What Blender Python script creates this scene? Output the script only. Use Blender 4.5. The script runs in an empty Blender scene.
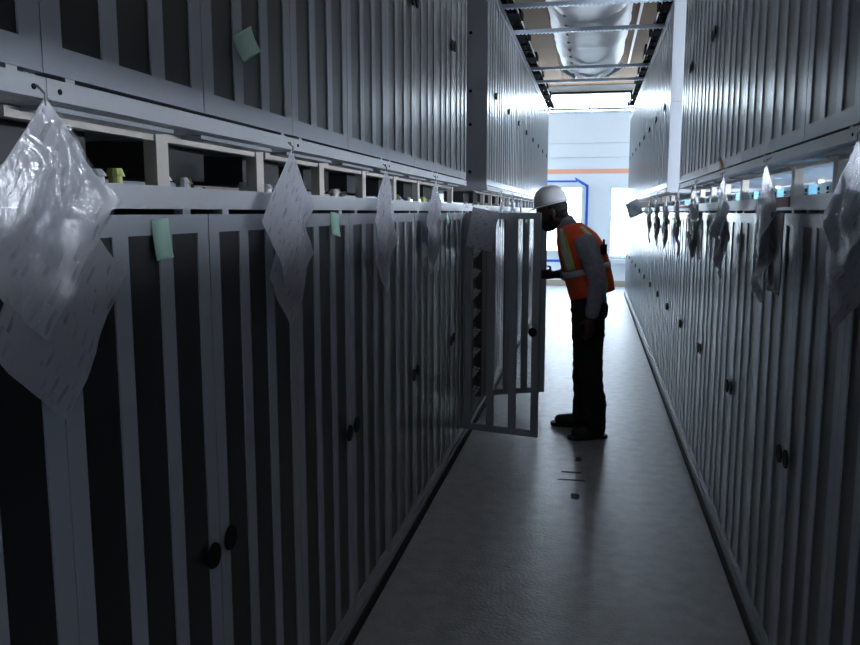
import bpy, bmesh, math, random
import numpy as np
from mathutils import Vector, Matrix
from mathutils import noise as mnoise

random.seed(7)
S = bpy.context.scene
COL = S.collection

# ------------------------------------------------------------------ camera
FPX = 800.0
PITCH = math.radians(7.864)
YAW = math.radians(11.48)
cam_d = bpy.data.cameras.new('camera')
cam_d.sensor_fit = 'HORIZONTAL'
cam_d.sensor_width = 36.0
cam_d.lens = FPX / 860.0 * 36.0
cam_d.clip_start = 0.02
cam = bpy.data.objects.new('camera', cam_d)
cam.location = (0, 0, 1.55)
cam.rotation_euler = (math.pi / 2 - PITCH, 0, YAW)
COL.objects.link(cam)
S.camera = cam

# ------------------------------------------------------------------ light and exposure
S.view_settings.view_transform = 'Standard'
S.view_settings.look = 'None'
S.view_settings.gamma = 1.0
S.view_settings.use_curve_mapping = False
S.view_settings.exposure = 0.0
W = bpy.data.worlds.new('World'); S.world = W; W.use_nodes = True
W.node_tree.nodes['Background'].inputs[0].default_value = (0.45, 0.6, 0.85, 1)
W.node_tree.nodes['Background'].inputs[1].default_value = 0.05
DAY = (0.72, 0.86, 1.0)
E_FAR = 18.0        # daylight in the end wall panes, the outer unseen ones added
E_CROSS_FILL = 10.0     # unseen cross aisle windows, added to brighten the end wall
E_SIDE_FILL = 150.0       # unseen window band added behind the right row to light the gap
E_FILL = 50.0       # unseen strip lamps added over the neighbouring aisles for brightness

E_CLER = 20.0      # clerestory band at the top of the end wall
E_AISLE_FILL = 3.2      # unseen lamps added to lift the near upper doors and floor

# ------------------------------------------------------------------ materials
def nodes_of(name):
    m = bpy.data.materials.new(name); m.use_nodes = True
    nt = m.node_tree
    return m, nt, nt.nodes['Principled BSDF']
def link(nt, a, b): nt.links.new(a, b)
def mat(name, col, rough=0.5, metal=0.0, spec=0.5, var=0.0, scale=8.0, bump=0.0, bscale=60.0, coat=0.0):
    m, nt, p = nodes_of(name)
    p.inputs['Base Color'].default_value = (*col, 1)
    p.inputs['Roughness'].default_value = rough
    p.inputs['Metallic'].default_value = metal
    p.inputs['Specular IOR Level'].default_value = spec
    p.inputs['Coat Weight'].default_value = coat
    tc = nt.nodes.new('ShaderNodeTexCoord')
    if var > 0:
        n = nt.nodes.new('ShaderNodeTexNoise'); n.inputs['Scale'].default_value = scale
        n.inputs['Detail'].default_value = 5
        link(nt, tc.outputs['Object'], n.inputs['Vector'])
        r = nt.nodes.new('ShaderNodeValToRGB')
        r.color_ramp.elements[0].position = .3; r.color_ramp.elements[1].position = .7
        r.color_ramp.elements[0].color = (*[c * (1 - var) for c in col], 1)
        r.color_ramp.elements[1].color = (*[min(1, c * (1 + var)) for c in col], 1)
        link(nt, n.outputs['Fac'], r.inputs['Fac']); link(nt, r.outputs['Color'], p.inputs['Base Color'])
    if bump > 0:
        n2 = nt.nodes.new('ShaderNodeTexNoise'); n2.inputs['Scale'].default_value = bscale
        link(nt, tc.outputs['Object'], n2.inputs['Vector'])
        b = nt.nodes.new('ShaderNodeBump'); b.inputs['Strength'].default_value = bump; b.inputs['Distance'].default_value = .01
        link(nt, n2.outputs['Fac'], b.inputs['Height']); link(nt, b.outputs['Normal'], p.inputs['Normal'])
    return m
def emis(name, col, st):
    m, nt, p = nodes_of(name)
    p.inputs['Base Color'].default_value = (*col, 1)
    p.inputs['Emission Color'].default_value = (*col, 1)
    p.inputs['Emission Strength'].default_value = st
    p.inputs['Roughness'].default_value = .1
    return m
def mesh_mat(name, col, open_):
    """perforated steel sheet: round holes on a staggered grid, in object space"""
    m, nt, p = nodes_of(name)
    p.inputs['Roughness'].default_value = .32
    tc = nt.nodes.new('ShaderNodeTexCoord'); sp = nt.nodes.new('ShaderNodeSeparateXYZ')
    link(nt, tc.outputs['Object'], sp.inputs[0])
    def mth(op, a, b=None):
        n = nt.nodes.new('ShaderNodeMath'); n.operation = op
        for i, v in enumerate((a, b)):
            if v is None: continue
            if isinstance(v, (int, float)): n.inputs[i].default_value = v
            else: link(nt, v, n.inputs[i])
        return n.outputs[0]
    k = 2 * math.pi / .0085
    s = mth('MULTIPLY', mth('COSINE', mth('MULTIPLY', sp.outputs['X'], k)), mth('COSINE', mth('MULTIPLY', sp.outputs['Z'], k)))
    hole = mth('GREATER_THAN', s, -.5 if open_ else -.02)
    if open_:
        tr = nt.nodes.new('ShaderNodeBsdfTransparent'); mx = nt.nodes.new('ShaderNodeMixShader')
        p.inputs['Base Color'].default_value = (*col, 1)
        link(nt, hole, mx.inputs[0]); link(nt, p.outputs[0], mx.inputs[1]); link(nt, tr.outputs[0], mx.inputs[2])
        link(nt, mx.outputs[0], nt.nodes['Material Output'].inputs['Surface'])
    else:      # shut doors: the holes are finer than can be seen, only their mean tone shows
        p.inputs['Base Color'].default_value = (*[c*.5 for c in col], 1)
    return m
def paper_mat(name, base, ink, dens=1.0):
    """sheet with blurred printed paragraphs and a table, laid out in the sheet's own UVs"""
    m, nt, p = nodes_of(name)
    p.inputs['Roughness'].default_value = .6
    uv = nt.nodes.new('ShaderNodeUVMap'); uv.uv_map = 'UVMap'
    mp = nt.nodes.new('ShaderNodeMapping'); mp.inputs['Scale'].default_value = (5 * dens, 22 * dens, 1)
    link(nt, uv.outputs[0], mp.inputs[0])
    br = nt.nodes.new('ShaderNodeTexBrick')
    br.inputs['Color1'].default_value = (1, 1, 1, 1); br.inputs['Color2'].default_value = (0, 0, 0, 1); br.inputs['Mortar'].default_value = (0, 0, 0, 1)
    br.inputs['Scale'].default_value = 1.0; br.inputs['Mortar Size'].default_value = .22; br.inputs['Bias'].default_value = .1
    br.inputs['Brick Width'].default_value = .9; br.inputs['Row Height'].default_value = 1.0
    link(nt, mp.outputs[0], br.inputs['Vector'])
    n = nt.nodes.new('ShaderNodeTexNoise'); n.inputs['Scale'].default_value = 6
    link(nt, uv.outputs[0], n.inputs['Vector'])
    r = nt.nodes.new('ShaderNodeValToRGB'); r.color_ramp.elements[0].position = .45; r.color_ramp.elements[1].position = .6
    link(nt, n.outputs['Fac'], r.inputs['Fac'])
    ml = nt.nodes.new('ShaderNodeMath'); ml.operation = 'MULTIPLY'
    link(nt, br.outputs['Color'], ml.inputs[0]); link(nt, r.outputs['Color'], ml.inputs[1])
    mix = nt.nodes.new('ShaderNodeMix'); mix.data_type = 'RGBA'
    mix.inputs[6].default_value = (*base, 1); mix.inputs[7].default_value = (*ink, 1)
    link(nt, ml.outputs[0], mix.inputs[0]); link(nt, mix.outputs[2], p.inputs['Base Color'])
    tl = nt.nodes.new('ShaderNodeBsdfTranslucent'); ms = nt.nodes.new('ShaderNodeMixShader'); ms.inputs[0].default_value = .45
    link(nt, mix.outputs[2], tl.inputs[0]); link(nt, p.outputs[0], ms.inputs[1]); link(nt, tl.outputs[0], ms.inputs[2])
    link(nt, ms.outputs[0], nt.nodes['Material Output'].inputs['Surface'])
    return m
def film_mat():
    m, nt, p = nodes_of('clear_film')
    tr = nt.nodes.new('ShaderNodeBsdfTransparent'); tr.inputs[0].default_value = (.985, .99, .995, 1)
    gl = nt.nodes.new('ShaderNodeBsdfGlossy'); gl.inputs['Roughness'].default_value = .25
    fr = nt.nodes.new('ShaderNodeFresnel'); fr.inputs[0].default_value = 1.5
    ad = nt.nodes.new('ShaderNodeMath'); ad.operation = 'ADD'; ad.inputs[1].default_value = .03
    mx = nt.nodes.new('ShaderNodeMixShader')
    ad.operation = 'MULTIPLY_ADD'; ad.inputs[1].default_value = .16; ad.inputs[2].default_value = .008
    link(nt, fr.outputs[0], ad.inputs[0]); link(nt, ad.outputs[0], mx.inputs[0])
    link(nt, tr.outputs[0], mx.inputs[1]); link(nt, gl.outputs[0], mx.inputs[2])
    tc = nt.nodes.new('ShaderNodeTexCoord'); n = nt.nodes.new('ShaderNodeTexNoise')
    n.inputs['Scale'].default_value = 30; n.inputs['Detail'].default_value = 3; n.inputs['Distortion'].default_value = 1.5
    link(nt, tc.outputs['Object'], n.inputs['Vector'])
    b = nt.nodes.new('ShaderNodeBump'); b.inputs['Strength'].default_value = .35; b.inputs['Distance'].default_value = .012
    link(nt, n.outputs['Fac'], b.inputs['Height']); link(nt, b.outputs['Normal'], gl.inputs['Normal']); link(nt, b.outputs['Normal'], fr.inputs['Normal'])
    link(nt, mx.outputs[0], nt.nodes['Material Output'].inputs['Surface'])
    return m

M = {
    'paint': mat('cabinet_grey_paint', (.36, .395, .44), .25, var=.04, scale=3, spec=.9),
    'case': mat('cabinet_case_grey', (.34, .37, .41), .4),
    'inner': mat('cabinet_inside', (.05, .052, .056), .6),
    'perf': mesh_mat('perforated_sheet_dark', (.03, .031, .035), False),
    'perf_open': mesh_mat('perforated_sheet_open', (.16, .17, .18), True),
    'black': mat('black_plastic', (.004, .004, .005), .7, spec=.2),
    'plinth': mat('black_plinth', (.008, .008, .009), .7),
    'rail': mat('pale_rail_paint', (.46, .49, .52), .38),
    'post': mat('warm_lit_post_paint', (.62, .58, .52), .5),  # whitish posts coloured cream for the warm light on them
    'zinc': mat('galvanised_steel', (.58, .66, .77), .4, .15, var=.08, scale=20),
    'cable': mat('black_cable', (.004, .004, .005), .9, spec=.1),
    'warmslat': mat('warm_slat_metal', (.55, .33, .2), .4, .7),
    'bluebox': mat('light_blue_box', (.22, .5, .68), .45),
    'white': mat('white_plastic', (.75, .77, .78), .4),
    'yellow': mat('yellow_cap', (.75, .8, .3), .4),
    'floor': mat('grey_epoxy_floor', (.35, .375, .40), .36, var=.15, scale=13, bump=.3, bscale=70),
    'wall': mat('white_painted_panel', (.74, .79, .82), .5),
    'wallside': mat('grey_side_wall', (.35, .37, .4), .6),
    'ceil': mat('brown_grey_ceiling_panel', (.17, .115, .075), .85, spec=.08, var=.06, scale=4),
    'ceiljoint': mat('ceiling_joint', (.12, .1, .085), .8),
    'orange': mat('orange_stripe_paint', (.85, .42, .27), .5),
    'tapeblue': mat('blue_tape', (.02, .12, .62), .5),
    'frame': mat('white_window_frame', (.7, .74, .77), .45),
    'duct': mat('white_duct_skin', (.86, .86, .88), .5, bump=.35, bscale=9),
    'ductband': mat('duct_band', (.6, .6, .62), .4),
    'teal': mat('grey_green_bracket', (.18, .25, .25), .5),
    'note': mat('mint_sticky_note', (.38, .62, .52), .7),
    'paper': paper_mat('printed_paper', (.62, .63, .70), (.3, .3, .36), .6),
    'paper2': paper_mat('printed_form', (.5, .51, .57), (.24, .24, .29), .8),
    'darksheet': mat('dark_rear_sheet', (.035, .036, .042), .5),
    'film': film_mat(),
    'tagbrown': mat('brown_tag', (.32, .12, .06), .6),
    'tagorange': mat('orange_tag', (.7, .16, .05), .6),
    'green': mat('green_clip', (.1, .5, .12), .5),
    'string': mat('grey_cord', (.3, .31, .33), .7),
    'scuff': mat('dark_floor_scuff', (.05, .05, .055), .7),
    'skin': mat('dark_brown_skin', (.055, .03, .022), .5),
    'eye': mat('eye_white', (.5, .48, .45), .3),
    'hair': mat('black_hair', (.006, .005, .005), .8, bump=.5, bscale=120),
    'shirt': mat('grey_blue_shirt', (.28, .29, .34), .85, var=.12, scale=40, bump=.3, bscale=25),
    'denim': mat('black_denim', (.010, .011, .014), .85, bump=.5, bscale=18),
    'boot': mat('dark_brown_leather', (.035, .026, .02), .5),
    'sole': mat('boot_sole', (.01, .01, .01), .7),
    'hat': mat('white_hard_hat_shell', (.62, .65, .68), .3),
    'vest': mat('orange_mesh_vest', (.95, .10, .035), .75, var=.12, scale=25, bump=.3, bscale=20),
    'silver': mat('silver_reflective_tape', (.62, .64, .66), .4),
    'lime': mat('lime_yellow_trim', (.5, .56, .1), .6),
    'e_far': emis('daylight_end_window', DAY, E_FAR),
    'e_cross_fill': emis('added_cross_window', DAY, E_CROSS_FILL),
    'e_side_fill': emis('added_side_window', (.8, .88, 1.0), E_SIDE_FILL),
    'e_cler': emis('daylight_clerestory', DAY, E_CLER),
    'e_dim': emis('aisle_fill_tube', (.8, .9, 1.0), E_AISLE_FILL),
    'e_fill': emis('fill_lamp_tube', (.8, .9, 1.0), E_FILL),
}

# ------------------------------------------------------------------ mesh helpers
def bm_box(bm, x0, x1, y0, y1, z0, z1):
    v = [bm.verts.new(p) for p in ((x0,y0,z0),(x1,y0,z0),(x1,y1,z0),(x0,y1,z0),(x0,y0,z1),(x1,y0,z1),(x1,y1,z1),(x0,y1,z1))]
    for q in ((3,2,1,0),(4,5,6,7),(0,1,5,4),(1,2,6,5),(2,3,7,6),(3,0,4,7)):
        bm.faces.new([v[i] for i in q])
def bm_cyl(bm, c, axis, r, h, n=16, r2=None):
    """capped cylinder / cone from c along axis"""
    r2 = r if r2 is None else r2
    ax = Vector(axis).normalized(); a = ax.orthogonal().normalized(); b = ax.cross(a)
    c = Vector(c)
    lo = [bm.verts.new(c + (a*math.cos(t) + b*math.sin(t))*r) for t in [2*math.pi*i/n for i in range(n)]]
    hi = [bm.verts.new(c + ax*h + (a*math.cos(t) + b*math.sin(t))*r2) for t in [2*math.pi*i/n for i in range(n)]]
    for i in range(n): bm.faces.new((lo[i], lo[(i+1)%n], hi[(i+1)%n], hi[i]))
    bm.faces.new(lo[::-1]); bm.faces.new(hi)
def bm_tube(bm, pts, radii, n=14, caps=True, side=None):
    """lofted tube through pts; radii entries r or (r_side, r_other)"""
    P = [Vector(p) for p in pts]; rings = []
    sd = Vector(side) if side else None
    prev = None
    for i, p in enumerate(P):
        t = (P[min(i+1, len(P)-1)] - P[max(i-1, 0)]).normalized()
        if sd is not None: a = (sd - t*sd.dot(t)).normalized()
        elif prev is None: a = t.orthogonal().normalized()
        else: a = (prev - t*prev.dot(t)).normalized()
        prev = a; b = t.cross(a)
        r = radii[i]; ra, rb = (r if isinstance(r, tuple) else (r, r))
        rings.append([bm.verts.new(p + a*ra*math.cos(k*2*math.pi/n) + b*rb*math.sin(k*2*math.pi/n)) for k in range(n)])
    for i in range(len(rings)-1):
        for k in range(n):
            bm.faces.new((rings[i][k], rings[i][(k+1)%n], rings[i+1][(k+1)%n], rings[i+1][k]))
    if caps:
        def cap(ring, c, t, r, flip):
            top = bm.verts.new(c + t*r*.55)
            mid = [bm.verts.new(c + t*r*.4 + (v.co - c)*.65) for v in ring]
            for k in range(n):
                f = (ring[k], ring[(k+1)%n], mid[(k+1)%n], mid[k]); bm.faces.new(f[::-1] if flip else f)
                g = (mid[k], mid[(k+1)%n], top); bm.faces.new(g[::-1] if flip else g)
        r0 = min(radii[0]) if isinstance(radii[0], tuple) else radii[0]
        r1 = min(radii[-1]) if isinstance(radii[-1], tuple) else radii[-1]
        cap(rings[0], P[0], (P[0]-P[1]).normalized(), r0, True)
        cap(rings[-1], P[-1], (P[-1]-P[-2]).normalized(), r1, False)
    return rings
def bm_ell(bm, c, rad, mat3=None, nu=16, nv=10):
    c = Vector(c); m = mat3 or Matrix.Identity(3)
    bmesh_v = []
    for j in range(nv+1):
        ph = math.pi*j/nv
        bmesh_v.append([bm.verts.new(c + m @ Vector((rad[0]*math.sin(ph)*math.cos(2*math.pi*i/nu), rad[1]*math.sin(ph)*math.sin(2*math.pi*i/nu), rad[2]*math.cos(ph)))) for i in range(nu)] if 0 < j < nv else [bm.verts.new(c + m @ Vector((0,0,rad[2]*math.cos(ph))))])
    for j in range(nv):
        A, B = bmesh_v[j], bmesh_v[j+1]
        for i in range(nu):
            if len(A) == 1: bm.faces.new((A[0], B[i], B[(i+1)%nu]))
            elif len(B) == 1: bm.faces.new((A[i], B[0], A[(i+1)%nu]))
            else: bm.faces.new((A[i], B[i], B[(i+1)%nu], A[(i+1)%nu]))
def to_mesh(name, bm, m, smooth=False, recalc=False):
    if recalc: bmesh.ops.recalc_face_normals(bm, faces=bm.faces)
    me = bpy.data.meshes.new(name); bm.to_mesh(me); bm.free()
    me.materials.append(m)
    if smooth:
        for p in me.polygons: p.use_smooth = True
    return me
def put(name, me, parent=None, loc=(0,0,0), rz=0.0):
    o = bpy.data.objects.new(name, me); COL.objects.link(o)
    o.location = loc; o.rotation_euler = (0, 0, rz)
    if parent: o.parent = parent
    return o
def boxes(name, m, bl):
    bm = bmesh.new()
    for b in bl: bm_box(bm, *b)
    return to_mesh(name, bm, m)
def tag(o, label, cat, group=None, kind=None):
    o['label'] = label; o['category'] = cat
    if group: o['group'] = group
    if kind: o['kind'] = kind
    return o
def thing(name, label, cat, loc=(0,0,0), rz=0.0, group=None):
    return tag(put(name, None, None, loc, rz), label, cat, group)
def struct(name, me, label, cat, loc=(0,0,0)):
    return tag(put(name, me, None, loc), label, cat, None, 'structure')
def remeshed(bm, name, m, voxel, smooth_it=6, folds=0.0):
    """fuse overlapping closed shells into one continuous skin"""
    bmesh.ops.recalc_face_normals(bm, faces=bm.faces)
    me = bpy.data.meshes.new('tmp'); bm.to_mesh(me); bm.free()
    o = bpy.data.objects.new('tmp', me); COL.objects.link(o)
    r = o.modifiers.new('r', 'REMESH'); r.mode = 'VOXEL'; r.voxel_size = voxel; r.use_smooth_shade = True
    s = o.modifiers.new('s', 'SMOOTH'); s.iterations = smooth_it; s.factor = .5
    dg = bpy.context.evaluated_depsgraph_get()
    out = bpy.data.meshes.new_from_object(o.evaluated_get(dg))
    out.name = name
    bpy.data.objects.remove(o); bpy.data.meshes.remove(me)
    if folds:
        nr = [v.normal.copy() for v in out.vertices]
        for v, q in zip(out.vertices, nr):
            c = v.co
            v.co = c + q*folds*(mnoise.noise(Vector((c.x*9 + c.z*7, c.y*9, c.z*26))) + .6*mnoise.noise(Vector((c.x*22, c.y*22, c.z*38 + c.x*14))))
    out.materials.clear(); out.materials.append(m)
    for p in out.polygons: p.use_smooth = True
    return out

ORD = ['first','second','third','fourth','fifth','sixth','seventh','eighth','ninth','tenth','eleventh','twelfth','thirteenth','fourteenth','fifteenth','sixteenth']

# ------------------------------------------------------------------ setting
XL, XR = -.825, .61          # faces of the two cabinet rows
CW = 1.033                   # cabinet width
DEP = .62
YF = 17.2                    # end wall
ZC = 4.12
XWL, XWR, YN = -3.6, 3.3, -3.0

struct('floor', boxes('floor', M['floor'], [(XWL-.2, XWR+.2, YN-.2, YF+.2, -.1, 0)]), 'smooth grey epoxy floor of the aisle', 'floor')
floor = bpy.data.objects['floor']
struct('wall_left', boxes('wall_left', M['wallside'], [(XWL-.15, XWL, YN, YF, 0, ZC)]), 'grey side wall beyond the left cabinet row', 'wall')
struct('wall_right', boxes('wall_right', M['wallside'], [(XWR, XWR+.15, YN, YF, 0, ZC)]), 'grey side wall beyond the right cabinet row', 'wall')
struct('wall_back', boxes('wall_back', M['wallside'], [(XWL, XWR, YN-.15, YN, 0, ZC)]), 'grey wall behind the viewpoint', 'wall')
wf = struct('wall_far', boxes('wall_far', M['wall'], [(XWL, XWR, YF+.03, YF+.18, 0, ZC)]), 'white panelled end wall with an orange stripe', 'wall')
for i, (z0, z1) in enumerate(((.12, 2.66), (2.672, 2.95), (2.962, 3.56), (3.57, ZC))):
    put('wall_panel', boxes('wall_panel', M['wall'], [(XWL, XWR, YF, YF+.03, z0, z1)]), wf)
put('baseboard', boxes('baseboard', mat('tan_baseboard', (.42, .36, .27), .6), [(XWL, XWR, YF-.015, YF+.03, 0, .12)]), wf)
put('ledger_beam', boxes('ledger_beam', M['black'], [(XWL, XWR, YF-.075, YF, 3.955, 3.99)]), wf)
put('painted_stripe', boxes('painted_stripe', M['orange'], [(XWL, XWR, YF-.004, YF, 2.34, 2.435)]), wf)

cl = struct('ceiling', boxes('ceiling', M['ceiljoint'], [(XWL, XWR, YN, YF+.1, ZC+.02, ZC+.12)]), 'brown grey panelled ceiling above the duct', 'ceiling')
x = XWL
pm = None
while x < XWR - .01:
    w = .49
    put('ceiling_panel', boxes('ceiling_panel', M['ceil'], [(x+.008, min(x+w, XWR)-.008, YN, YF, ZC, ZC+.02)]), cl)
    x += w

def window(n, label, cx, w, z0, z1, wall, yc=None, pane='e_far', bars=(0, 0)):
    """frame + panes standing proud of a wall; wall in 'far','left','right'"""
    root = tag(put('window_%d' % n, None), label, 'window', None, 'structure')
    fr = .06 if n != 8 else .02
    def B(u0, u1, d0, d1, q0, q1):
        if wall == 'far': return (cx+u0, cx+u1, YF-d1, YF-d0, q0, q1)
        if wall == 'left': return (XWL+d0, XWL+d1, cx+u0, cx+u1, q0, q1)
        return (XWR-d1, XWR-d0, cx+u0, cx+u1, q0, q1)
    h = w/2
    fl = [B(-h-fr, -h, 0, .07, z0-fr, z1+fr), B(h, h+fr, 0, .07, z0-fr, z1+fr), B(-h, h, 0, .07, z1, z1+fr), B(-h, h, 0, .07, z0-fr, z0)]
    nx, nz = bars
    for i in range(1, nx+1):
        c = -h + w*i/(nx+1); fl.append(B(c-.015, c+.015, .03, .06, z0, z1))
    for i in range(1, nz+1):
        c = z0 + (z1-z0)*i/(nz+1); fl.append(B(-h, h, .03, .06, c-.015, c+.015))
    put('window_frame', boxes('window_frame', M['frame'], fl), root)
    put('pane', boxes('pane', M[pane], [B(-h, h, .01, .025, z0, z1)]), root)
    return root
window(1, 'bright daylight window in the end wall behind the man', -.62, .70, .75, 2.04, 'far', bars=(0, 0))
w2 = window(2, 'bright daylight window in the end wall beside the right row', .74, .76, .66, 2.03, 'far')
put('window_sill', boxes('window_sill', M['frame'], [(.28, 1.2, YF-.16, YF, .50, .58)]), w2)
window(3, 'added unseen daylight window of the end wall beyond the left row', -2.5, 1.0, 2.5, 3.6, 'far')  # this and the next are unseen, added for light at the far end
window(4, 'added unseen daylight window of the end wall beyond the right row', 2.4, 1.0, 2.5, 3.6, 'far')
window(5, 'added unseen tall cross aisle window in the left side wall', 16.2, 1.5, .6, 3.4, 'left', pane='e_cross_fill')
window(6, 'added unseen high cross aisle window in the right side wall', 16.2, 1.5, 2.4, 3.8, 'right', pane='e_cross_fill')
window(7, 'added unseen long window band in the right side wall', 3.7, 2.8, 1.5, 2.05, 'right', pane='e_side_fill', bars=(2, 0))

window(8, 'long bright clerestory window high in the end wall', -.15, 6.6, 3.60, 3.93, 'far', pane='e_cler', bars=(5, 0))

# blue tape outline on the end wall
bt = thing('tape_outline', 'blue tape outline around the bright end wall window', 'tape', (0, YF, 0))
put('tape_strip', boxes('tape_strip', M['tapeblue'], [(-1.6, -.36, -.006, -.001, 2.165, 2.205)]), bt)
put('tape_strip', boxes('tape_strip', M['tapeblue'], [(-.175, -.125, -.006, -.001, .52, 2.09)]), bt)
put('tape_strip', boxes('tape_strip', M['tapeblue'], [(-1.6, -.62, -.006, -.001, .50, .55)]), bt)
bm = bmesh.new()
A_ = [(-.42, -.006, 2.25), (-.395, -.006, 2.26), (-.125, -.006, 2.10), (-.16, -.006, 2.06), (-.33, -.006, 2.165)]
f = bm.faces.new([bm.verts.new(p) for p in A_])
r = bmesh.ops.extrude_face_region(bm, geom=[f])
for v in r['geom']:
    if isinstance(v, bmesh.types.BMVert): v.co.y += .005
put('tape_strip', to_mesh('tape_strip', bm, M['tapeblue'], recalc=True), bt)

# unseen fill lamps added over this and the neighbouring aisles
for i, (lx, lab, ys, dz, em) in enumerate(((-2.3, 'over the aisle beyond the left row', (8.2, 11.2, 14.2), .05, 'e_fill'), (2.15, 'over the aisle beyond the right row', (8.2, 11.2, 14.2), .05, 'e_fill'), (-.1, 'over the near end of the aisle', (.4, 2.9, 5.4), .62, 'e_dim'))):
    for j, y in enumerate(ys):
        t = thing('fill_lamp', '%s added fill lamp hung %s' % (('nearest', 'second', 'farthest')[j], lab), 'lamp', (lx, y, ZC), group='added fill lamps on the ceiling')
        put('fill_housing', boxes('fill_housing', M['white'], [(-.09, .09, -.65, .65, -dz-.06, -dz)]), t)
        for q in (-.5, .5): put('hanging_rod', boxes('hanging_rod', M['zinc'], [(-.008, .008, q-.008, q+.008, -dz, 0)]), t)
        put('fill_tube', boxes('fill_tube', M[em], [(-.07, .07, -.62, .62, -dz-.085, -dz-.06)]), t)

# ------------------------------------------------------------------ cabinets
ST, SL, MU = .0475, .107, .0485      # stile, slot, mullion
DW = 2*ST + 3*SL + 2*MU              # door width
TH = .022
def door_meshes(z0, z1, zs0, zs1, tagn):
    """frame mesh (hinge at x=0, leaf runs to +x, front at y=0) + slot panel"""
    bl = [(0, ST, -TH, 0, z0, z1), (DW-ST, DW, -TH, 0, z0, z1)]
    xs = []
    for i in range(3):
        x0 = ST + i*(SL+MU); xs.append(x0)
        if i < 2: bl.append((x0+SL, x0+SL+MU, -TH, 0, zs0, zs1))
    bl += [(ST, DW-ST, -TH, 0, z0, zs0), (ST, DW-ST, -TH, 0, zs1, z1)]
    R = boxes('door_'+tagn, M['paint'], bl)
    L = boxes('door_m_'+tagn, M['paint'], [(-b[1], -b[0], b[2], b[3], b[4], b[5]) for b in bl])
    def pan(nm, m): return boxes(nm, m, [(0, SL, -.0075, -.0035, zs0, zs1)])
    return R, L, xs, pan('perforated_panel', M['perf']), pan('perforated_panel_open', M['perf_open'])
DOORS = {'low': door_meshes(.085, 1.545, .13, 1.506, 'low'), 'up': door_meshes(1.76, 3.27, 1.805, 3.225, 'up')}
# knob: black cap on a short stem
bm = bmesh.new()
bm_cyl(bm, (0, 0, 0), (0, 1, 0), .016, .005, 12)
bm_cyl(bm, (0, .004, 0), (0, 1, 0), .030, .005, 22, .028)
KNOB = to_mesh('knob', bm, M['black'])
H = CW/2 - .001
def shell(z0, z1):
    t = .012; b = -DEP
    return [(-H, -H+t, b, -TH-.002, z0, z1), (H-t, H, b, -TH-.002, z0, z1), (-H+t, H-t, b, b+t, z0, z1),
            (-H+t, H-t, b+t, -TH-.002, z0, z0+t), (-H+t, H-t, b+t, -TH-.002, z1-t, z1)]
BODY = {'low': boxes('body_low', M['case'], shell(.06, 1.60)), 'up': boxes('body_up', M['case'], shell(1.72, 3.32))}
LINER = {'low': boxes('liner_low', M['inner'], [(-H+.012, H-.012, -.30, -.29, .075, 1.585), (-.02, .02, -.29, -TH-.004, .075, 1.53)]),
         'up': boxes('liner_up', M['inner'], [(-H+.012, H-.012, -.10, -.09, 1.735, 3.305)])}
RAIL = {'low': boxes('top_rail', M['rail'], [(-H, H, -TH, .004, 1.556, 1.60)] + [(x-.016, x+.016, -TH, -.002, 1.545, 1.556) for x in (-.40, -.09, .09, .40)]),
        'up': boxes('bottom_rail', M['rail'], [(-H, H, -TH, .004, 1.72, 1.752)] + [(x-.012, x+.012, -TH, -.002, 1.752, 1.76) for x in (-.45, .45)])}
TOPT = boxes('head_rail', M['paint'], [(-H, H, -TH, .002, 3.275, 3.32)])
BOTT = boxes('base_rail', M['paint'], [(-H, H, -TH, .004, .045, .08)])
PLINTH = boxes('plinth', M['plinth'], [(-CW/2, CW/2, -DEP+.05, .012, 0, .045), (-CW/2, CW/2, -DEP+.05, -.03, .045, .06)])
POST = boxes('stand_post', M['post'], [(-.024, .024, -.03, .0, 1.60, 1.72)])
TUBE = boxes('stand_crossbar', M['post'], [(-H+.02, H-.02, -.02, .0, 1.70, 1.718)])
GUS = boxes('stand_gusset', M['case'], [(-.20, .20, -.02, .22, 1.712, 1.72)])
bm = bmesh.new(); bm_cyl(bm, (0,0,0), (0,1,0), .0045, .002, 8); SCREW = to_mesh('screw', bm, M['black'])
bm = bmesh.new(); bm_cyl(bm, (0,0,1.60), (0,0,1), .016, .018, 12); bm_cyl(bm, (0,0,1.618), (0,0,1), .022, .014, 12, .012); CONN = [to_mesh('connector', bm, M['white'])]
bm = bmesh.new(); bm_cyl(bm, (0,0,1.60), (0,0,1), .014, .022, 12); bm_cyl(bm, (0,0,1.622), (0,0,1), .02, .016, 12, .014); CONN.append(to_mesh('connector_y', bm, M['yellow']))
SLAT = boxes('warm_slat', M['warmslat'], [(-.2, .2, -.004, .004, -.005, .005)])  # copper coloured bars standing in for warm-lit louvre slits
JBOX = boxes('junction_box', M['inner'], [(-.14, .14, -.16, 0, 1.63, 1.715)])
bm = bmesh.new(); bm_box(bm, -.2, .2, -.06, 0, 1.602, 1.65)
for xx in (-.17, -.06, .06, .17):
    for zz in (1.612, 1.63): bm_box(bm, xx-.006, xx+.006, 0, .004, zz-.006, zz+.006)
BLUE = to_mesh('terminal_box', bm, M['bluebox'])
BLUE.materials.append(M['black'])
for p in list(BLUE.polygons)[6:]: p.material_index = 1
ENDSCREW = SCREW

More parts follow.
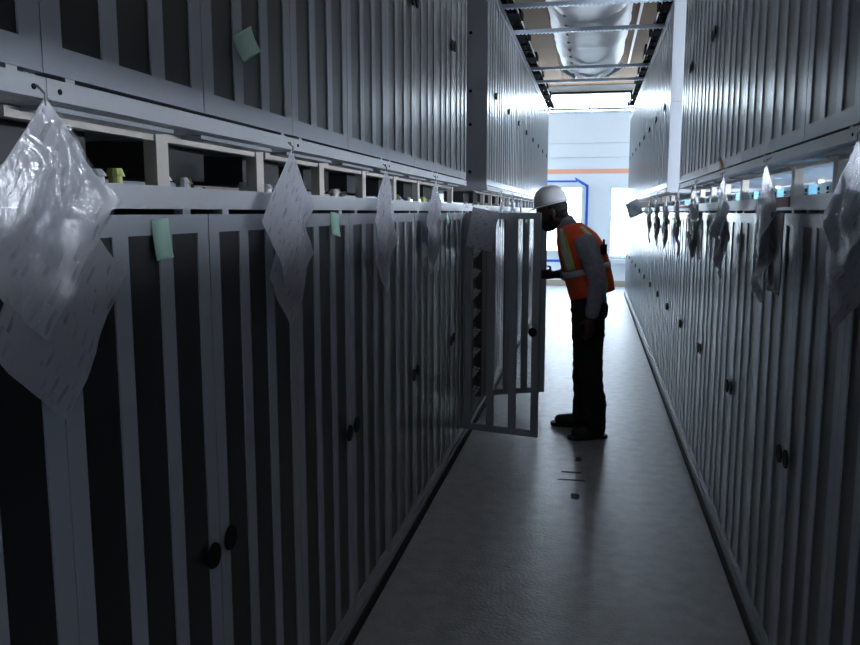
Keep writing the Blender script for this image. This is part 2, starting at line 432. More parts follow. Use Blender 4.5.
def cabinet(kind, side, yc, label, group, detail=2, open_ang=None):
    fx = XL if side == 'L' else XR
    rz = -math.pi/2 if side == 'L' else math.pi/2
    name = 'lower_cabinet' if kind == 'low' else 'upper_cabinet'
    t = thing(name, label, 'cabinet', (fx, yc, 0), rz, group)
    put('body', BODY[kind], t)
    R, Lm, xs, pan, pano = DOORS[kind]
    zk = .785 if kind == 'low' else 2.50
    for sgn, me in ((1, R), (-1, Lm)):
        d = put('door', me, t, (-sgn*(CW/2-.0012), 0, 0))
        if open_ang:
            d.rotation_euler = (0, 0, math.radians(open_ang[0] if sgn == 1 else -open_ang[1]))
        for x0 in xs:
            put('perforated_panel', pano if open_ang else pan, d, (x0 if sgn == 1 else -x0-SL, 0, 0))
        k = put('knob', KNOB, d, (sgn*(DW-.040), 0, zk + (.004 if sgn == 1 else -.004)))
    put('liner', LINER[kind] if not open_ang else boxes('liner_open', M['inner'], [(-H+.013, -H+.016, -DEP+.02, -TH-.004, .075, 1.585), (H-.016, H-.013, -DEP+.02, -TH-.004, .075, 1.585), (-H+.016, H-.016, -DEP+.02, -DEP+.03, .075, 1.585)]), t)
    if kind == 'low':
        put('top_rail', RAIL['low'], t); put('base_rail', BOTT, t); put('plinth', PLINTH, t)
        if detail >= 2:
            for dx in (-.06, .06): put('screw', SCREW, t, (CW/2-.03 if dx > 0 else -CW/2+.03, .004, 1.583))
    else:
        put('bottom_rail', RAIL['up'], t); put('head_rail', TOPT, t)
        for q in (0.03, -CW/2+.03):
            put('stand_post', POST, t, (q if side == 'L' else -q, -.085, 0))
        put('stand_post', POST, t, (0, -DEP+.06, 0))
        put('stand_crossbar', TUBE, t, (0, -.09, 0))
        for q in (-.26, .26): put('stand_gusset', GUS, t, (q, -.26, 0))
        if detail >= 2:
            for dx in (-1, 1): put('screw', SCREW, t, (dx*(CW/2-.03), .004, 1.735))
            if side == 'L':
                for q in (-.24, .27): put('junction_box', JBOX, t, (q, -.2, 0))
            if side == 'L':
                for q in range(7):
                    put('connector', CONN[q % 3 == 1], t, (-.45+.14*q+random.uniform(-.03, .03), -.10-random.uniform(0, .12), 0))
                for q in range(5): put('warm_slat', SLAT, t, (.18, -.34-.02*q, 1.62+.02*q))
            else:
                for q in (-.26, .26): put('terminal_box', BLUE, t, (q, -.16, 0))
    return t

L0 = 1.113; R0 = 2.104     # a cabinet boundary on each side
Lc = [L0 + CW*(k-.5) for k in range(0, 14)]        # centres, left row, nearest first
Rc = [R0 + CW*(k-.5) for k in range(0, 14)]
for side, C_, nm in (('L', Lc, 'left'), ('R', Rc, 'right')):
    gap = 5 if side == 'L' else 5
    nu = 0
    for i, yc in enumerate(C_):
        op = (118, 104) if (side == 'L' and i == 5) else None
        if op: lab = 'grey lower cabinet standing with both perforated doors open, in front of the man'
        else: lab = '%s grey lower cabinet from the camera in the %s row, doors shut' % (ORD[i], nm)
        cabinet('low', side, yc, lab, 'lower cabinets of the %s row' % nm, 2 if i < 9 else 1, op)
        if i != gap:
            where = 'before the gap' if i < gap else 'beyond the gap'
            cabinet('up', side, yc, '%s grey upper cabinet from the camera in the %s row, %s' % (ORD[nu], nm, where), 'upper cabinets of the %s row' % nm, 2 if i < 9 else 1)
            nu += 1
# end panels of the blocks facing the gaps
for side, yb, fx, sg in (('L', Lc[6]-CW/2, XL, -1), ('R', Rc[6]-CW/2, XR, 1)):
    nm = 'left' if side == 'L' else 'right'
    e = thing('end_panel', 'flat grey end panel closing the upper %s row past the gap' % nm, 'panel', (fx, yb, 0))
    x0, x1 = sorted((sg*.003, sg*DEP))
    for z0, z1 in ((1.72, 2.478), (2.484, 3.32)):
        put('sheet', boxes('sheet', M['case'], [(x0, x1, -.012, -.001, z0, z1)]), e)
    if side == 'L':
        for xx in (-.13, -.45):
            for z in (1.86, 2.22, 2.47, 2.9): 
                bm = bmesh.new(); bm_cyl(bm, (xx, -.012, z), (0,-1,0), .013, .006, 10)
                put('screw', to_mesh('screw', bm, M['black']), e)
# modules inside the open cabinet
yo = Lc[5]
bm = bmesh.new(); bm_box(bm, -.24, .24, -.40, 0, 0, .13); MODB = to_mesh('case', bm, M['inner'])
bm = bmesh.new()
for q in range(9):
    xx = -.20+.05*q
    bm_cyl(bm, (xx, 0, .04 + .045*(q % 2)), (0, 1, 0), .012, .02, 8)
TERM = to_mesh('terminal', bm, M['white'])
bm = bmesh.new()
for q in range(4):
    x0 = -.2+.1*q
    bm_tube(bm, [(x0, .015, .04), (x0+.025, .045, .075), (x0+.05, .015, .085)], [.006]*3, 6)
LEAD = to_mesh('lead', bm, M['white'], True)
for c, nmc in ((-.255, 'far'), (.255, 'near')):
    for q in range(9):
        t = thing('battery_module', '%s black battery module from the bottom in the %s half of the open cabinet' % (ORD[q], nmc), 'battery', (XL, yo, 0), -math.pi/2, 'modules in the open cabinet')
        t.location = (XL-.075, yo - c, .09+.155*q)
        put('case', MODB, t); put('terminal', TERM, t); put('lead', LEAD, t)

# ------------------------------------------------------------------ overhead
def beam(y, label):
    bm = bmesh.new()
    bm_box(bm, XL-.10, XR+.10, y-.02, y+.02, 3.352, 3.385)
    n = 40
    for i in range(n):
        xx = XL-.06 + i*(XR-XL+.12)/(n-1)
        bm_box(bm, xx-.011, xx+.011, y-.02, y+.02, 3.344, 3.352)
    bm_box(bm, XL-.10, XL-.02, y-.03, y+.03, 3.32, 3.34); bm_box(bm, XR+.02, XR+.10, y-.03, y+.03, 3.32, 3.34)
    tag(put('cross_beam', to_mesh('cross_beam', bm, M['zinc'])), label, 'beam', 'strut beams bridging the aisle')
for i, y in enumerate((7.45, 8.5, 10.65, 11.7, 14.9)):
    beam(y, '%s pale strut beam from the camera bridging the two rows overhead' % ORD[i])
for side, xi, sg in (('left', XL+.085, -1), ('right', XR-.07, 1)):
    t = thing('cable_tray', 'black cable filled tray on top of the %s upper cabinets' % side, 'cable tray', (xi, 0, 3.385))
    yb = Lc[6]-CW/2 if side == 'left' else Rc[6]-CW/2
    ye = 15.2
    put('side_rail', boxes('side_rail', M['rail'], [(-.005, .005, yb-.2, ye, 0, .014)]), t)
    put('side_rail', boxes('side_rail', M['rail'], [(sg*.16-.006, sg*.16+.006, yb-.2, ye, 0, .05)]), t)
    x0, x1 = sorted((sg*.006, sg*.154))
    RG = boxes('rung', M['cable'], [(x0, x1, -.015, .015, .0, .012)])
    y = yb
    while y < ye: put('rung', RG, t, (0, y, 0)); y += .3
    for q in range(4):
        bm = bmesh.new(); pts = []
        yy = yb-.1
        while yy < ye: pts.append((sg*(.02+.037*q)+random.uniform(-.01, .01), yy, .022+random.uniform(0, .02))); yy += .35
        bm_tube(bm, pts, [.021]*len(pts), 7)
        put('cable', to_mesh('cable', bm, M['cable'], True), t)
    for q in range(7):
        y = yb + .6 + q*1.1 + random.uniform(-.2, .2)
        put('cable_loop', boxes('cable_loop', M['cable'], [(min(sg*-.02, sg*.12), max(sg*-.02, sg*.12), y-.15, y+.15, .0, .06)]), t)

# wrapped duct under the ceiling
dt = thing('air_duct', 'large white plastic wrapped air duct hung below the ceiling', 'duct', (-.10, 0, 3.76))
def duct_section(y0, y1, rx0, rx1, n=48):
    bm = bmesh.new(); rings = []
    ny = max(4, int((y1-y0)/.07))
    for j in range(ny+1):
        t = j/ny; y = y0+(y1-y0)*t
        e = 1 - .10*max(0, 1-min(t, 1-t)/.06)          # pinched at the joints
        ring = []
        for k in range(n):
            a = 2*math.pi*k/n
            nz = mnoise.noise(Vector((math.cos(a)*1.6, y*3.2, math.sin(a)*1.6)))*.022 + mnoise.noise(Vector((math.cos(a)*5, y*9, math.sin(a)*5+4)))*.010
            rx = (rx0+(rx1-rx0)*t)*e + nz; rzz = .36*e + nz
            ring.append(bm.verts.new((rx*math.cos(a), y, rzz*math.sin(a))))
        rings.append(ring)
    for j in range(ny):
        for k in range(n): bm.faces.new((rings[j][k], rings[j][(k+1)%n], rings[j+1][(k+1)%n], rings[j+1][k]))
    bm.faces.new(rings[0]); bm.faces.new(rings[-1][::-1])
    return to_mesh('duct_section', bm, M['duct'], True, True)
put('duct_section', duct_section(6.95, 8.45, .45, .43), dt)
put('duct_section', duct_section(8.45, 12.0, .45, .43), dt)
bm = bmesh.new()
RV = None
for q in range(9):
    bm = bmesh.new(); bm_cyl(bm, (-.23, 8.2+.42*q, -.32), (-.4, 0, -1), .016, .012, 8)
    put('rivet', to_mesh('rivet', bm, M['ceiljoint']), dt)
for s in (-1, 1):
    bm = bmesh.new(); vs = [bm.verts.new(p) for p in ((s*.22, 11.9, -.33), (s*.42, 11.9, -.22), (s*.44, 11.9, -.12), (s*.20, 11.9, -.29))]
    f = bm.faces.new(vs); r = bmesh.ops.extrude_face_region(bm, geom=[f])
    for v in r['geom']:
        if isinstance(v, bmesh.types.BMVert): v.co.y += .12
    put('hanger_bracket', to_mesh('hanger_bracket', bm, M['teal'], recalc=True), dt)
tag(put('conduit', boxes('conduit', M['white'], [(.50, .53, 8.0, 15.0, ZC-.035, ZC-.002)])), 'thin white conduit along the ceiling right of the duct', 'conduit')

# ------------------------------------------------------------------ hanging document pouches
def sheet(w, h, amp, seed, thick=.0015, n=16):
    """wavy sheet, corner at origin, u to +x, v to -z, lies in the xz plane, bows in y"""
    bm = bmesh.new(); uvl = bm.loops.layers.uv.new('UVMap')
    F = {}
    def disp(u, v):
        return (mnoise.noise(Vector((u*2.3+seed, v*2.3, seed*1.7)))*amp + mnoise.noise(Vector((u*7+seed, v*5, 3.1+seed)))*amp*.25) * (.25+.75*min(1, (u+v)))
    L = (0, 1) if thick else (0,)
    for s in L:
        for i in range(n+1):
            for j in range(n+1):
                u, v = i/n, j/n
                F[s, i, j] = bm.verts.new((u*w, disp(u, v) + (thick if s == 0 else 0), -v*h))
    def face(keys):
        f = bm.faces.new([F[k] for k in keys])
        for l, k in zip(f.loops, keys): l[uvl].uv = (k[1]/n, 1-k[2]/n)
    for i in range(n):
        for j in range(n):
            face([(0,i,j),(0,i+1,j),(0,i+1,j+1),(0,i,j+1)][::-1])
            if thick: face([(1,i,j),(1,i+1,j),(1,i+1,j+1),(1,i,j+1)])
    if thick:
        for i in range(n):
            face([(0,i,0),(1,i,0),(1,i+1,0),(0,i+1,0)]); face([(0,i,n),(0,i+1,n),(1,i+1,n),(1,i,n)])
            face([(0,0,i),(0,0,i+1),(1,0,i+1),(1,0,i)]); face([(0,n,i),(1,n,i),(1,n,i+1),(0,n,i+1)])
    return bm
def pouch(side, y, label, group, seed, ang=45, swing=0.0, second=True, dark=False, clip=False, amp=.03, out=.045, ztop=1.715, drop=.13, x=None, wh=(.28, .215), foff=.005):
    """printed sheet in a clear sleeve, hung by one corner; a second sleeve hangs behind it"""
    sg = 1 if side == 'L' else -1
    fx = (XL if side == 'L' else XR) + sg*out
    if x is None: y *= fx/(XL if side == 'L' else XR)
    rz = -math.pi/2 if side == 'L' else math.pi/2
    t = thing('document_pouch', label, 'pouch', (x if x is not None else fx, y, ztop), rz+swing, group)
    def part(nm, bm, m, ry, off, dz, dx=0):
        R = Matrix.Rotation(math.radians(ry), 4, 'Y')
        bmesh.ops.transform(bm, matrix=Matrix.Translation((dx, off, dz)) @ R, verts=bm.verts)
        return put(nm, to_mesh(nm, bm, m, True, True), t)
    a = ang
    part('paper', sheet(wh[0], wh[1], amp, seed, 0), M['paper'], a, 0, 0)
    bmf = sheet(wh[0]+.004, wh[1]+.004, amp, seed, 0)
    part('plastic_sleeve', bmf, M['film'], a, foff, .003)
    if second:
        part('second_paper', sheet(.28, .215, amp, seed+2.7, 0), M['paper2'], a+(3 if side == 'L' else random.uniform(-6, 6)), -.008, -drop, -.03 if side == 'L' else random.uniform(-.02, .02))
    if dark:
        part('dark_rear_sheet', sheet(.20, .26, .006, seed+5), M['darksheet'], 0, -.014, -.165, -.24 if side == 'R' else .02)  # plain dark sheet set just behind the pouch
    bm = bmesh.new(); bm_tube(bm, [(0, 0, -.012), (.002, .002, .004), (0, -.012, .016)], [.002]*3, 6)
    put('hanging_cord', to_mesh('hanging_cord', bm, M['string'], True), t)
    if clip:
        bm = bmesh.new(); bm_box(bm, -.06, -.015, .004, .012, -.27, -.215)
        put('clip_tag', to_mesh('clip_tag', bm, M['green']), t)
    return t
gl, gr = 'document pouches hung along the left row', 'document pouches hung along the right row'
for i, k in enumerate((0, 1, 2, 3)):
    lab = ['large pair of printed sheets in clear sleeves hanging nearest on the left row',
           'second document pouch from the camera on the left row, between two cabinets',
           'third document pouch from the camera on the left row, seen nearly edge on',
           'fourth document pouch from the camera on the left row, near the open doors'][i]
    pouch('L', L0+CW*k, lab, gl, 1.3+3.1*i, ang=(47, 42, 45, 44)[i], amp=(.012, .014, .02, .018)[i], out=.045)
pouch('L', 5.200, 'document pouch lying against the open perforated door', gl, 20.2, ang=11, swing=math.radians(76), second=False, ztop=1.583, amp=.008, wh=(.185, .26), x=-.772, foff=-.005)
for i, k in enumerate((6, 7, 8)):
    pouch('L', L0+CW*k, '%s small document pouch past the open doors on the left row' % ORD[i], gl, 31+2.3*i, second=False, out=.045)
rl = ['large document pouch hanging nearest on the right row at the picture edge', 'second document pouch from the camera on the right row, over a dark sheet']
for k in range(0, 9):
    lab = rl[k] if k < 2 else '%s document pouch from the camera on the right row' % ORD[k]
    if k == 8: lab = 'square document pouch turned across the aisle far down the right row'
    pouch('R', R0+CW*k, lab, gr, 50+4.3*k, ang=(36, 42, 47, 43, 45, 44, 46, 45, 24)[k], amp=.035 if k else .016, dark=(k in (1, 3)), clip=(k in (3, 4, 5, 6)), out=.045,
          swing=math.radians(75) if k == 8 else 0, second=(k != 8), x=XR-.085 if k == 8 else None, wh=(.17, .19) if k == 8 else (.28, .215))

# sticky notes and tags
def note(name, label, cat, m, side, y, z, w, h, rot=0, curl=.02, group=None):
    bm = bmesh.new(); n = 8; V = {}
    for s in (0, 1):
        for i in range(n+1):
            for j in range(3):
                v = i/n; u = j/2-.5
                V[s, i, j] = bm.verts.new((u*w, .002+curl*v*v + s*.0012, -v*h))
    for i in range(n):
        for j in range(2):
            bm.faces.new([V[q] for q in ((0,i,j),(0,i,j+1),(0,i+1,j+1),(0,i+1,j))]); bm.faces.new([V[q] for q in ((1,i,j),(1,i+1,j),(1,i+1,j+1),(1,i,j+1))])
        bm.faces.new([V[q] for q in ((0,i,0),(0,i+1,0),(1,i+1,0),(1,i,0))]); bm.faces.new([V[q] for q in ((0,i,2),(1,i,2),(1,i+1,2),(0,i+1,2))])
    for i in (0, n):
        for j in range(2): bm.faces.new([V[q] for q in ((0,i,j),(1,i,j),(1,i,j+1),(0,i,j+1))])
    bmesh.ops.rotate(bm, matrix=Matrix.Rotation(math.radians(rot), 3, 'Y'), verts=bm.verts)
    o = put(name, to_mesh(name, bm, m, True, True), None, ((XL if side == 'L' else XR), y, z), -math.pi/2 if side == 'L' else math.pi/2)
    return tag(o, label, cat, group)
note('sticky_note', 'mint sticky note curling off the upper left cabinet door', 'note', M['note'], 'L', 1.83, 1.972, .11, .06, 24, .014, 'mint sticky notes')
note('sticky_note', 'mint sticky note on the lower left door beside the nearest pouch', 'note', M['note'], 'L', 1.425, 1.537, .062, .078, 3, .006, 'mint sticky notes')
note('sticky_note', 'mint sticky note on the lower left door past the second pouch', 'note', M['note'], 'L', 2.50, 1.548, .085, .075, -6, .008, 'mint sticky notes')
note('sticky_note', 'tiny pale note on the lower left door by the fourth pouch', 'note', M['note'], 'L', 4.53, 1.545, .07, .06, 12, .01, 'mint sticky notes')
tag(put('paper_tag', boxes('paper_tag', M['tagbrown'], [(-.009, -.0045, -.10, .10, 1.565, 1.598)]), None, (XR, 2.83, 0)), 'brown tag on the ledge of the right lower cabinets', 'tag')
tag(put('paper_tag', boxes('paper_tag', M['tagorange'], [(-.009, -.0045, -.35, .35, 1.575, 1.59)]), None, (XR, 5.72, 0)), 'orange strip on the ledge of the right row under the gap', 'tag')
bm = bmesh.new(); vs = [bm.verts.new(p) for p in ((0, -.10, 0), (0, .03, 0), (0, .0, .055))]
f = bm.faces.new(vs); r = bmesh.ops.extrude_face_region(bm, geom=[f])
for v in r['geom']:
    if isinstance(v, bmesh.types.BMVert): v.co.x -= .003
tag(put('warning_sticker', to_mesh('warning_sticker', bm, M['tagorange'], recalc=True), None, (XR-.001, 4.25, 1.765)), 'small orange triangle sticker on the right upper cabinet', 'sticker')

# floor scuffs
for x0, x1, y0, y1 in ((-.075, -.035, 4.93, 5.04), (-.15, -.02, 4.70, 4.735), (-.17, -.0, 4.56, 4.59), (-.085, -.035, 4.25, 4.36)):
    bm = bmesh.new(); n = 7
    ring = []
    for i in range(2*n):
        a = 2*math.pi*i/(2*n)
        ring.append(bm.verts.new(((x0+x1)/2+(x1-x0)/2*math.copysign(abs(math.cos(a))**.6, math.cos(a))*random.uniform(.8, 1.1), (y0+y1)/2+(y1-y0)/2*math.copysign(abs(math.sin(a))**.6, math.sin(a))*random.uniform(.7, 1.1), .001)))
    f = bm.faces.new(ring); r = bmesh.ops.extrude_face_region(bm, geom=[f])
    for v in r['geom']:
        if isinstance(v, bmesh.types.BMVert): v.co.z -= .0008
    put('floor_scuff', to_mesh('floor_scuff', bm, M['scuff'], recalc=True), floor)

# ------------------------------------------------------------------ the man
YM = 5.60
per = thing('person', 'man in orange safety vest and white hard hat looking into the open cabinet', 'person', (0, 0, 0))
SIDE = (0, 1, 0)
HC = Vector((-.285, YM, 1.555))                     # head centre
th = math.radians(14)
HF = Vector((-math.cos(th), 0, -math.sin(th))); HU = Vector((-math.sin(th), 0, math.cos(th))); HS = HF.cross(HU)
HM = Matrix((HF, HS, HU)).transposed()              # local (fwd, side, up) -> world
def hp(a, b, c): return HC + HM @ Vector((a, b, c))
# joints
NB = (-.165, YM, 1.445)
SHN, ELN, WRN = (-.055, YM-.205, 1.365), (.040, YM-.262, 1.105), (.002, YM-.275, .865)
SHF, ELF, WRF = (-.09, YM+.20, 1.360), (-.13, YM+.275, 1.115), (-.295, YM+.43, 1.085)
HIPN, KNN, ANN = (-.015, YM-.095, .93), (.0, YM-.10, .50), (.045, YM-.105, .10)
HIPF, KNF, ANF = (-.03, YM+.095, .93), (-.035, YM+.13, .50), (-.045, YM+.17, .10)

def finger(bm, base, dirs, lens, r):
    p = Vector(base); pts = [p.copy()]; rr = [r]
    for d, l in zip(dirs, lens):
        p = p + Vector(d).normalized()*l; pts.append(p.copy()); rr.append(rr[-1]*.9)
    bm_tube(bm, pts, rr, 8)
def hand(bm, wrist, fwd, palm_n, thumb_dir, curl):
    """palm + five separate, bent fingers of different length"""
    f = Vector(fwd).normalized(); n = Vector(palm_n); n = (n - f*n.dot(f)).normalized()
    s = f.cross(n)
    if s.dot(Vector(thumb_dir)) < 0: s = -s
    w = Vector(wrist)
    bm_tube(bm, [w - f*.02, w + f*.03, w + f*.085], [(.028, .022), (.040, .018), (.042, .014)], 12, side=s)
    for i, (off, L) in enumerate(((.030, .9), (.010, 1.0), (-.011, .93), (-.031, .74))):
        b = w + f*.083 + s*off
        d1 = f + n*curl; d2 = f*(1-curl*.6) + n*curl*1.6; d3 = f*(.8-curl) + n*curl*1.9
        finger(bm, b, (d1, d2, d3), (.042*L, .027*L, .022*L), .0088)
    finger(bm, w + f*.025 + s*.032, (f*.55 + s*.8 + n*.2, f*.9 + s*.35 + n*.4, f + n*.6), (.036, .030, .024), .0102)

# body: one continuous skin
bm = bmesh.new()
bm_ell(bm, hp(0, 0, .015), (.098, .076, .112), HM, 20, 14)
bm_ell(bm, hp(.030, 0, -.065), (.060, .058, .062), HM, 16, 10)            # jaw
bm_tube(bm, [hp(.088, 0, .015), hp(.108, 0, -.015), hp(.112, 0, -.028)], [.010, .015, .016], 10)   # nose
bm_tube(bm, [hp(.085, -.045, .030), hp(.092, 0, .028), hp(.085, .045, .030)], [.012, .013, .012], 8)   # brow
bm_tube(bm, [hp(.080, -.022, -.060), hp(.092, 0, -.058), hp(.080, .022, -.060)], [.010, .012, .010], 8) # lips
for s in (-1, 1):
    bm_ell(bm, hp(-.008, s*.078, -.012), (.020, .011, .032), HM, 10, 8)    # ears
bm_tube(bm, [NB, (-.205, YM, 1.485), hp(-.02, 0, -.05)], [.062, .058, .056], 14)
bm_tube(bm, [(-.01, YM, .90), (-.01, YM, .98), (-.03, YM, 1.10), (-.065, YM, 1.25), (-.105, YM, 1.36), (-.15, YM, 1.43)],
        [(.15, .105), (.15, .105), (.135, .10), (.155, .11), (.165, .095), (.09, .06)], 20, side=SIDE)
for a, b, c in ((SHN, ELN, WRN), (SHF, ELF, WRF)):
    bm_tube(bm, [a, (Vector(a)+Vector(b))/2, b, (Vector(b)*.6+Vector(c)*.4), c], [.054, .048, .040, .038, .027], 12)
for a, b, c in ((HIPN, KNN, ANN), (HIPF, KNF, ANF)):
    bm_tube(bm, [a, (Vector(a)+Vector(b))/2, b, (Vector(b)*.65+Vector(c)*.35), c], [.085, .074, .054, .052, .036], 12)
for a, fx in ((ANN, (-.19, -.10)), (ANF, (-.22, .03))):
    bm_tube(bm, [(a[0]+.03, a[1], .05), (a[0]-.06, a[1]-.0, .05), (a[0]-.14, a[1]+fx[1]*.3, .04)], [.035, .035, .028], 10)
hand(bm, WRN, (-.10, -.02, -1), (-.3, .9, 0), (-1, 0, 0), .32)
hand(bm, WRF, (-.80, .62, .02), (-.5, .75, -.1), (0, 0, 1), .30)
put('body', remeshed(bm, 'body', M['skin'], .0062, 3), per)
# eyes
for s in (-1, 1):
    bm = bmesh.new(); bm_ell(bm, hp(.080, s*.032, .012), (.012, .014, .010), HM, 10, 8)
    put('eye', to_mesh('eye', bm, M['eye'], True), per)
# beard and hair
bm = bmesh.new()
bm_ell(bm, hp(.034, 0, -.078), (.064, .060, .056), HM, 16, 10)
for s in (-1, 1): bm_tube(bm, [hp(.0, s*.066, .0), hp(.012, s*.062, -.05), hp(.03, s*.04, -.09)], [.014, .016, .02], 8)
put('beard', remeshed(bm, 'beard', M['hair'], .006, 3), per)
bm = bmesh.new()
bm_ell(bm, hp(-.022, 0, .018), (.096, .082, .100), HM, 18, 12)
bm_ell(bm, hp(-.058, 0, -.040), (.052, .066, .045), HM, 14, 10)
put('hair', remeshed(bm, 'hair', M['hair'], .007, 3), per)
# shirt
bm = bmesh.new()
bm_tube(bm, [(-.01, YM, .92), (-.02, YM, 1.05), (-.05, YM, 1.20), (-.095, YM, 1.33), (-.15, YM, 1.43)],
        [(.158, .115), (.15, .112), (.165, .12), (.172, .108), (.085, .066)], 20, side=SIDE)
bm_tube(bm, [(-.16, YM, 1.43), (-.198, YM, 1.485)], [.074, .068], 16)      # collar
def sleeve(a, b, c, k=.93):
    a, b, c = Vector(a), Vector(b), Vector(c)
    e = b.lerp(c, k)
    bm_tube(bm, [a, a.lerp(b, .3), a.lerp(b, .7), b, b.lerp(c, .45), e], [.074, .075, .068, .060, .055, .046], 14)
sleeve(SHN, ELN, WRN, .95); sleeve(SHF, ELF, WRF, .35)
put('shirt', remeshed(bm, 'shirt', M['shirt'], .009, 5, .006), per)
# trousers
bm = bmesh.new()
bm_tube(bm, [(-.02, YM, .88), (-.02, YM, .94), (-.025, YM, 1.02)], [(.172, .125), (.168, .122), (.155, .114)], 20, side=SIDE)
for a, b, c, flare in ((HIPN, KNN, ANN, .076), (HIPF, KNF, ANF, .074)):
    a, b, c = Vector(a), Vector(b), Vector(c)
    pts = [a, a.lerp(b, .35), a.lerp(b, .7), b, b.lerp(c, .3), b.lerp(c, .65), c + Vector((0, 0, -.035))]
    pts[5] += Vector((.012, 0, 0))
    bm_tube(bm, pts, [.104, .106, .094, .086, .083, .080, flare], 16)
bm_ell(bm, (.005, YM, .88), (.115, .155, .10))
put('trousers', remeshed(bm, 'trousers', M['denim'], .010, 5, .006), per)
# boots
def boot(a, toe):
    bm = bmesh.new(); a = Vector(a); d = (Vector(toe) - Vector((a.x, a.y, 0))); d.z = 0; L = d.length; d.normalize()
    s = Vector((-d.y, d.x, 0)); g = Vector((a.x, a.y, 0))
    heel = g - d*.055
    bm_tube(bm, [heel + Vector((0,0,.055)), g + Vector((0,0,.06)), g + d*L*.45 + Vector((0,0,.052)), g + d*L*.75 + Vector((0,0,.046)), g + d*(L-.04) + Vector((0,0,.040))],
            [(.038, .045), (.044, .05), (.047, .042), (.050, .036), (.042, .030)], 14, side=s)
    bm_tube(bm, [g + Vector((0,0,.05)), g + Vector((0,0,.15))], [.052, .056], 14)
    o = put('boot', remeshed(bm, 'boot', M['boot'], .007, 4), per)
    bm = bmesh.new()
    prof = [(-.085, .030), (-.07, .04), (0, .042), (L*.5, .047), (L*.78, .052), (L*.93, .042), (L+.005, .018)]
    lo, hi = [], []
    pts = [g + d*u + s*w for u, w in prof] + [g + d*u - s*w for u, w in prof[::-1]]
    lo = [bm.verts.new(p + Vector((0,0,.001))) for p in pts]; hi = [bm.verts.new(p + Vector((0,0,.024))) for p in pts]
    n = len(pts)
    for i in range(n): bm.faces.new((lo[i], lo[(i+1)%n], hi[(i+1)%n], hi[i]))
    bm.faces.new(lo[::-1]); bm.faces.new(hi)
    put('sole', to_mesh('sole', bm, M['sole'], recalc=True), o)
boot(ANN, (-.125, 5.415, 0)); boot(ANF, (-.265, 5.80, 0))
# vest: lofted torso shell with trims taken from the same surface
VR = [(.004, .990, .205, .150), (-.012, 1.07, .200, .156), (-.036, 1.15, .194, .158), (-.058, 1.22, .192, .158), (-.083, 1.30, .190, .152), (-.112, 1.37, .180, .136), (-.140, 1.42, .145, .108), (-.170, 1.462, .088, .080)]
def vest_pt(t, a, off=0.0):
    """t 0..1 hem to neck, a angle: 0 = front (-x), pi/2 = camera side (-y)"""
    f = t*(len(VR)-1); i = min(int(f), len(VR)-2); k = f-i
    k2 = k
    q = [VR[i][j]*(1-k2)+VR[i+1][j]*k2 for j in range(4)]
    wob = 1 + .018*math.sin(a*5+t*9)*(1-t)
    dx = (q[3]*wob+off)*math.cos(a)
    return Vector((q[0]-dx, YM-(q[2]*wob+off)*math.sin(a), q[1]-.26*dx))
def vest_patch(t0, t1, a0, a1, off, nt=8, na=10, thick=.004, slant=0.0):
    bm = bmesh.new(); V = {}
    for s in (0, 1):
        for i in range(nt+1):
            for j in range(na+1):
                tt = t0+(t1-t0)*i/nt; aa = a0+(a1-a0)*j/na + slant*i/nt
                V[s, i, j] = bm.verts.new(vest_pt(tt, aa, off-s*thick))
    for i in range(nt):
        for j in range(na):
            bm.faces.new([V[s] for s in ((0,i,j),(0,i,j+1),(0,i+1,j+1),(0,i+1,j))]); bm.faces.new([V[s] for s in ((1,i,j),(1,i+1,j),(1,i+1,j+1),(1,i,j+1))])
    for i in range(nt):
        for j in (0, na): bm.faces.new([V[s] for s in ((0,i,j),(1,i,j),(1,i+1,j),(0,i+1,j))])
    for j in range(na):
        for i in (0, nt): bm.faces.new([V[s] for s in ((0,i,j),(0,i,j+1),(1,i,j+1),(1,i,j))])
    return bm
bm = vest_patch(0, 1, .10, 2*math.pi-.10, .0, 28, 60, .006)
ve = put('vest', to_mesh('vest', bm, M['vest'], True, True), per)
def trim(nm, m, *a, **k): put(nm, to_mesh(nm, vest_patch(*a, **k), m, True, True), ve)
trim('reflective_band', M['silver'], .265, .345, .12, 2*math.pi-.12, .004, 3, 60)
for s0, s1 in ((.78, 1.02), (2*math.pi-1.02, 2*math.pi-.78)):
    trim('reflective_strap', M['silver'], .36, .97, s0, s1, .004, 14, 4)
    trim('lime_trim', M['lime'], .36, .97, s1 if s1 < 3 else s0-.14, (s1+.14) if s1 < 3 else s0, .003, 14, 3)
    trim('lime_trim', M['lime'], .36, .97, s0-.14 if s1 < 3 else s1, s0 if s1 < 3 else s1+.14, .003, 14, 3)
for s0 in (2.05, 2*math.pi-2.22):
    sl = .22 if s0 < 3 else -.22
    trim('reflective_strap', M['silver'], .0, .92, s0, s0+.17, .004, 16, 4, slant=sl)
    trim('lime_trim', M['lime'], .0, .92, s0-.10, s0, .003, 16, 3, slant=sl)
    trim('lime_trim', M['lime'], .0, .92, s0+.17, s0+.27, .003, 16, 3, slant=sl)
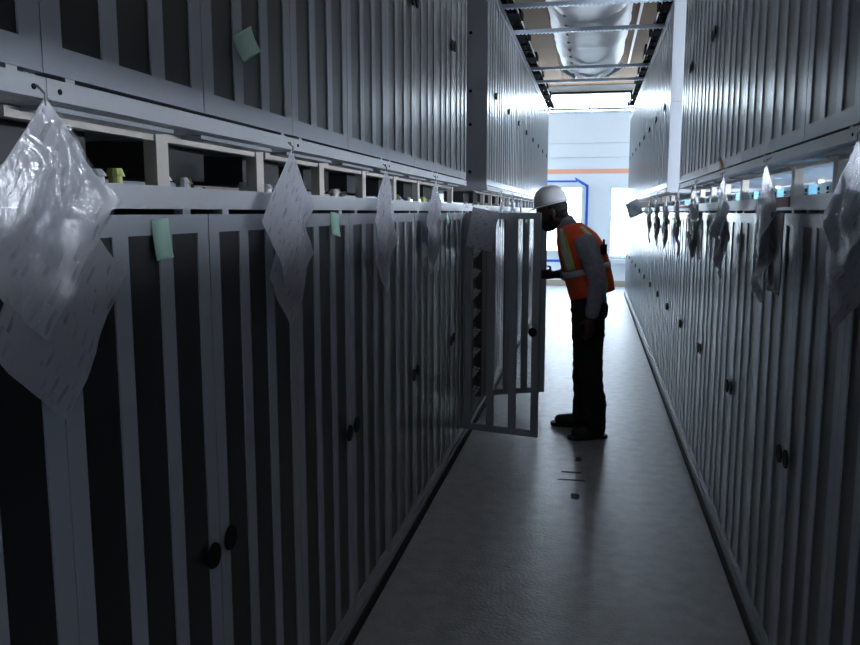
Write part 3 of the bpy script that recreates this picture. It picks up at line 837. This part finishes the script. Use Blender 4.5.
bm = bmesh.new(); bm_box(bm, .048, .092, YM-.14, YM-.07, 1.27, 1.335); bm_cyl(bm, (.07, YM-.13, 1.335), (0, 0, 1), .007, .035, 8)
put('radio', to_mesh('radio', bm, M['black']), per)['label'] = 'small black radio clipped at the back'
# hard hat
HB = hp(-.006, 0, .045)
th2 = math.radians(13.5)
F2 = Vector((-math.cos(th2), 0, -math.sin(th2))); U2 = Vector((-math.sin(th2), 0, math.cos(th2))); M2 = Matrix((F2, F2.cross(U2), U2)).transposed()
bm = bmesh.new(); rings = []
prof = [(1.0, 0.0), (.99, .025), (.95, .05), (.87, .075), (.74, .097), (.55, .114), (.30, .124), (.1, .127)]
n = 36
for k, zz in prof:
    rings.append([bm.verts.new(HB + M2 @ Vector((.116*k*math.cos(2*math.pi*i/n), .104*k*math.sin(2*math.pi*i/n), zz + (.004 if abs(math.sin(2*math.pi*i/n)) < .22 and zz > .05 else 0)))) for i in range(n)])
for j in range(len(rings)-1):
    for i in range(n): bm.faces.new((rings[j][i], rings[j][(i+1)%n], rings[j+1][(i+1)%n], rings[j+1][i]))
bm.faces.new(rings[-1])
hat = put('hard_hat', to_mesh('hard_hat', bm, M['hat'], True, True), per)
sm = hat.modifiers.new('solid', 'SOLIDIFY'); sm.thickness = .003
bm = bmesh.new(); inn, outr, low = [], [], []
for i in range(n):
    a = 2*math.pi*i/n; e = .012 + .042*max(0, math.cos(a))**1.5
    ci = Vector((.116*math.cos(a), .104*math.sin(a), .004)); dirn = Vector((math.cos(a), math.sin(a), 0))
    co = ci + dirn*e + Vector((0, 0, -.010*max(0, math.cos(a)) - .002))
    inn.append(bm.verts.new(HB + M2 @ ci)); outr.append(bm.verts.new(HB + M2 @ co)); low.append(bm.verts.new(HB + M2 @ (ci + Vector((0, 0, -.006)))))
for i in range(n):
    j = (i+1) % n
    bm.faces.new((inn[i], outr[i], outr[j], inn[j])); bm.faces.new((outr[i], low[i], low[j], outr[j]))
    bm.faces.new((low[i], inn[i], inn[j], low[j]))
put('brim', to_mesh('brim', bm, M['hat'], True, True), hat)
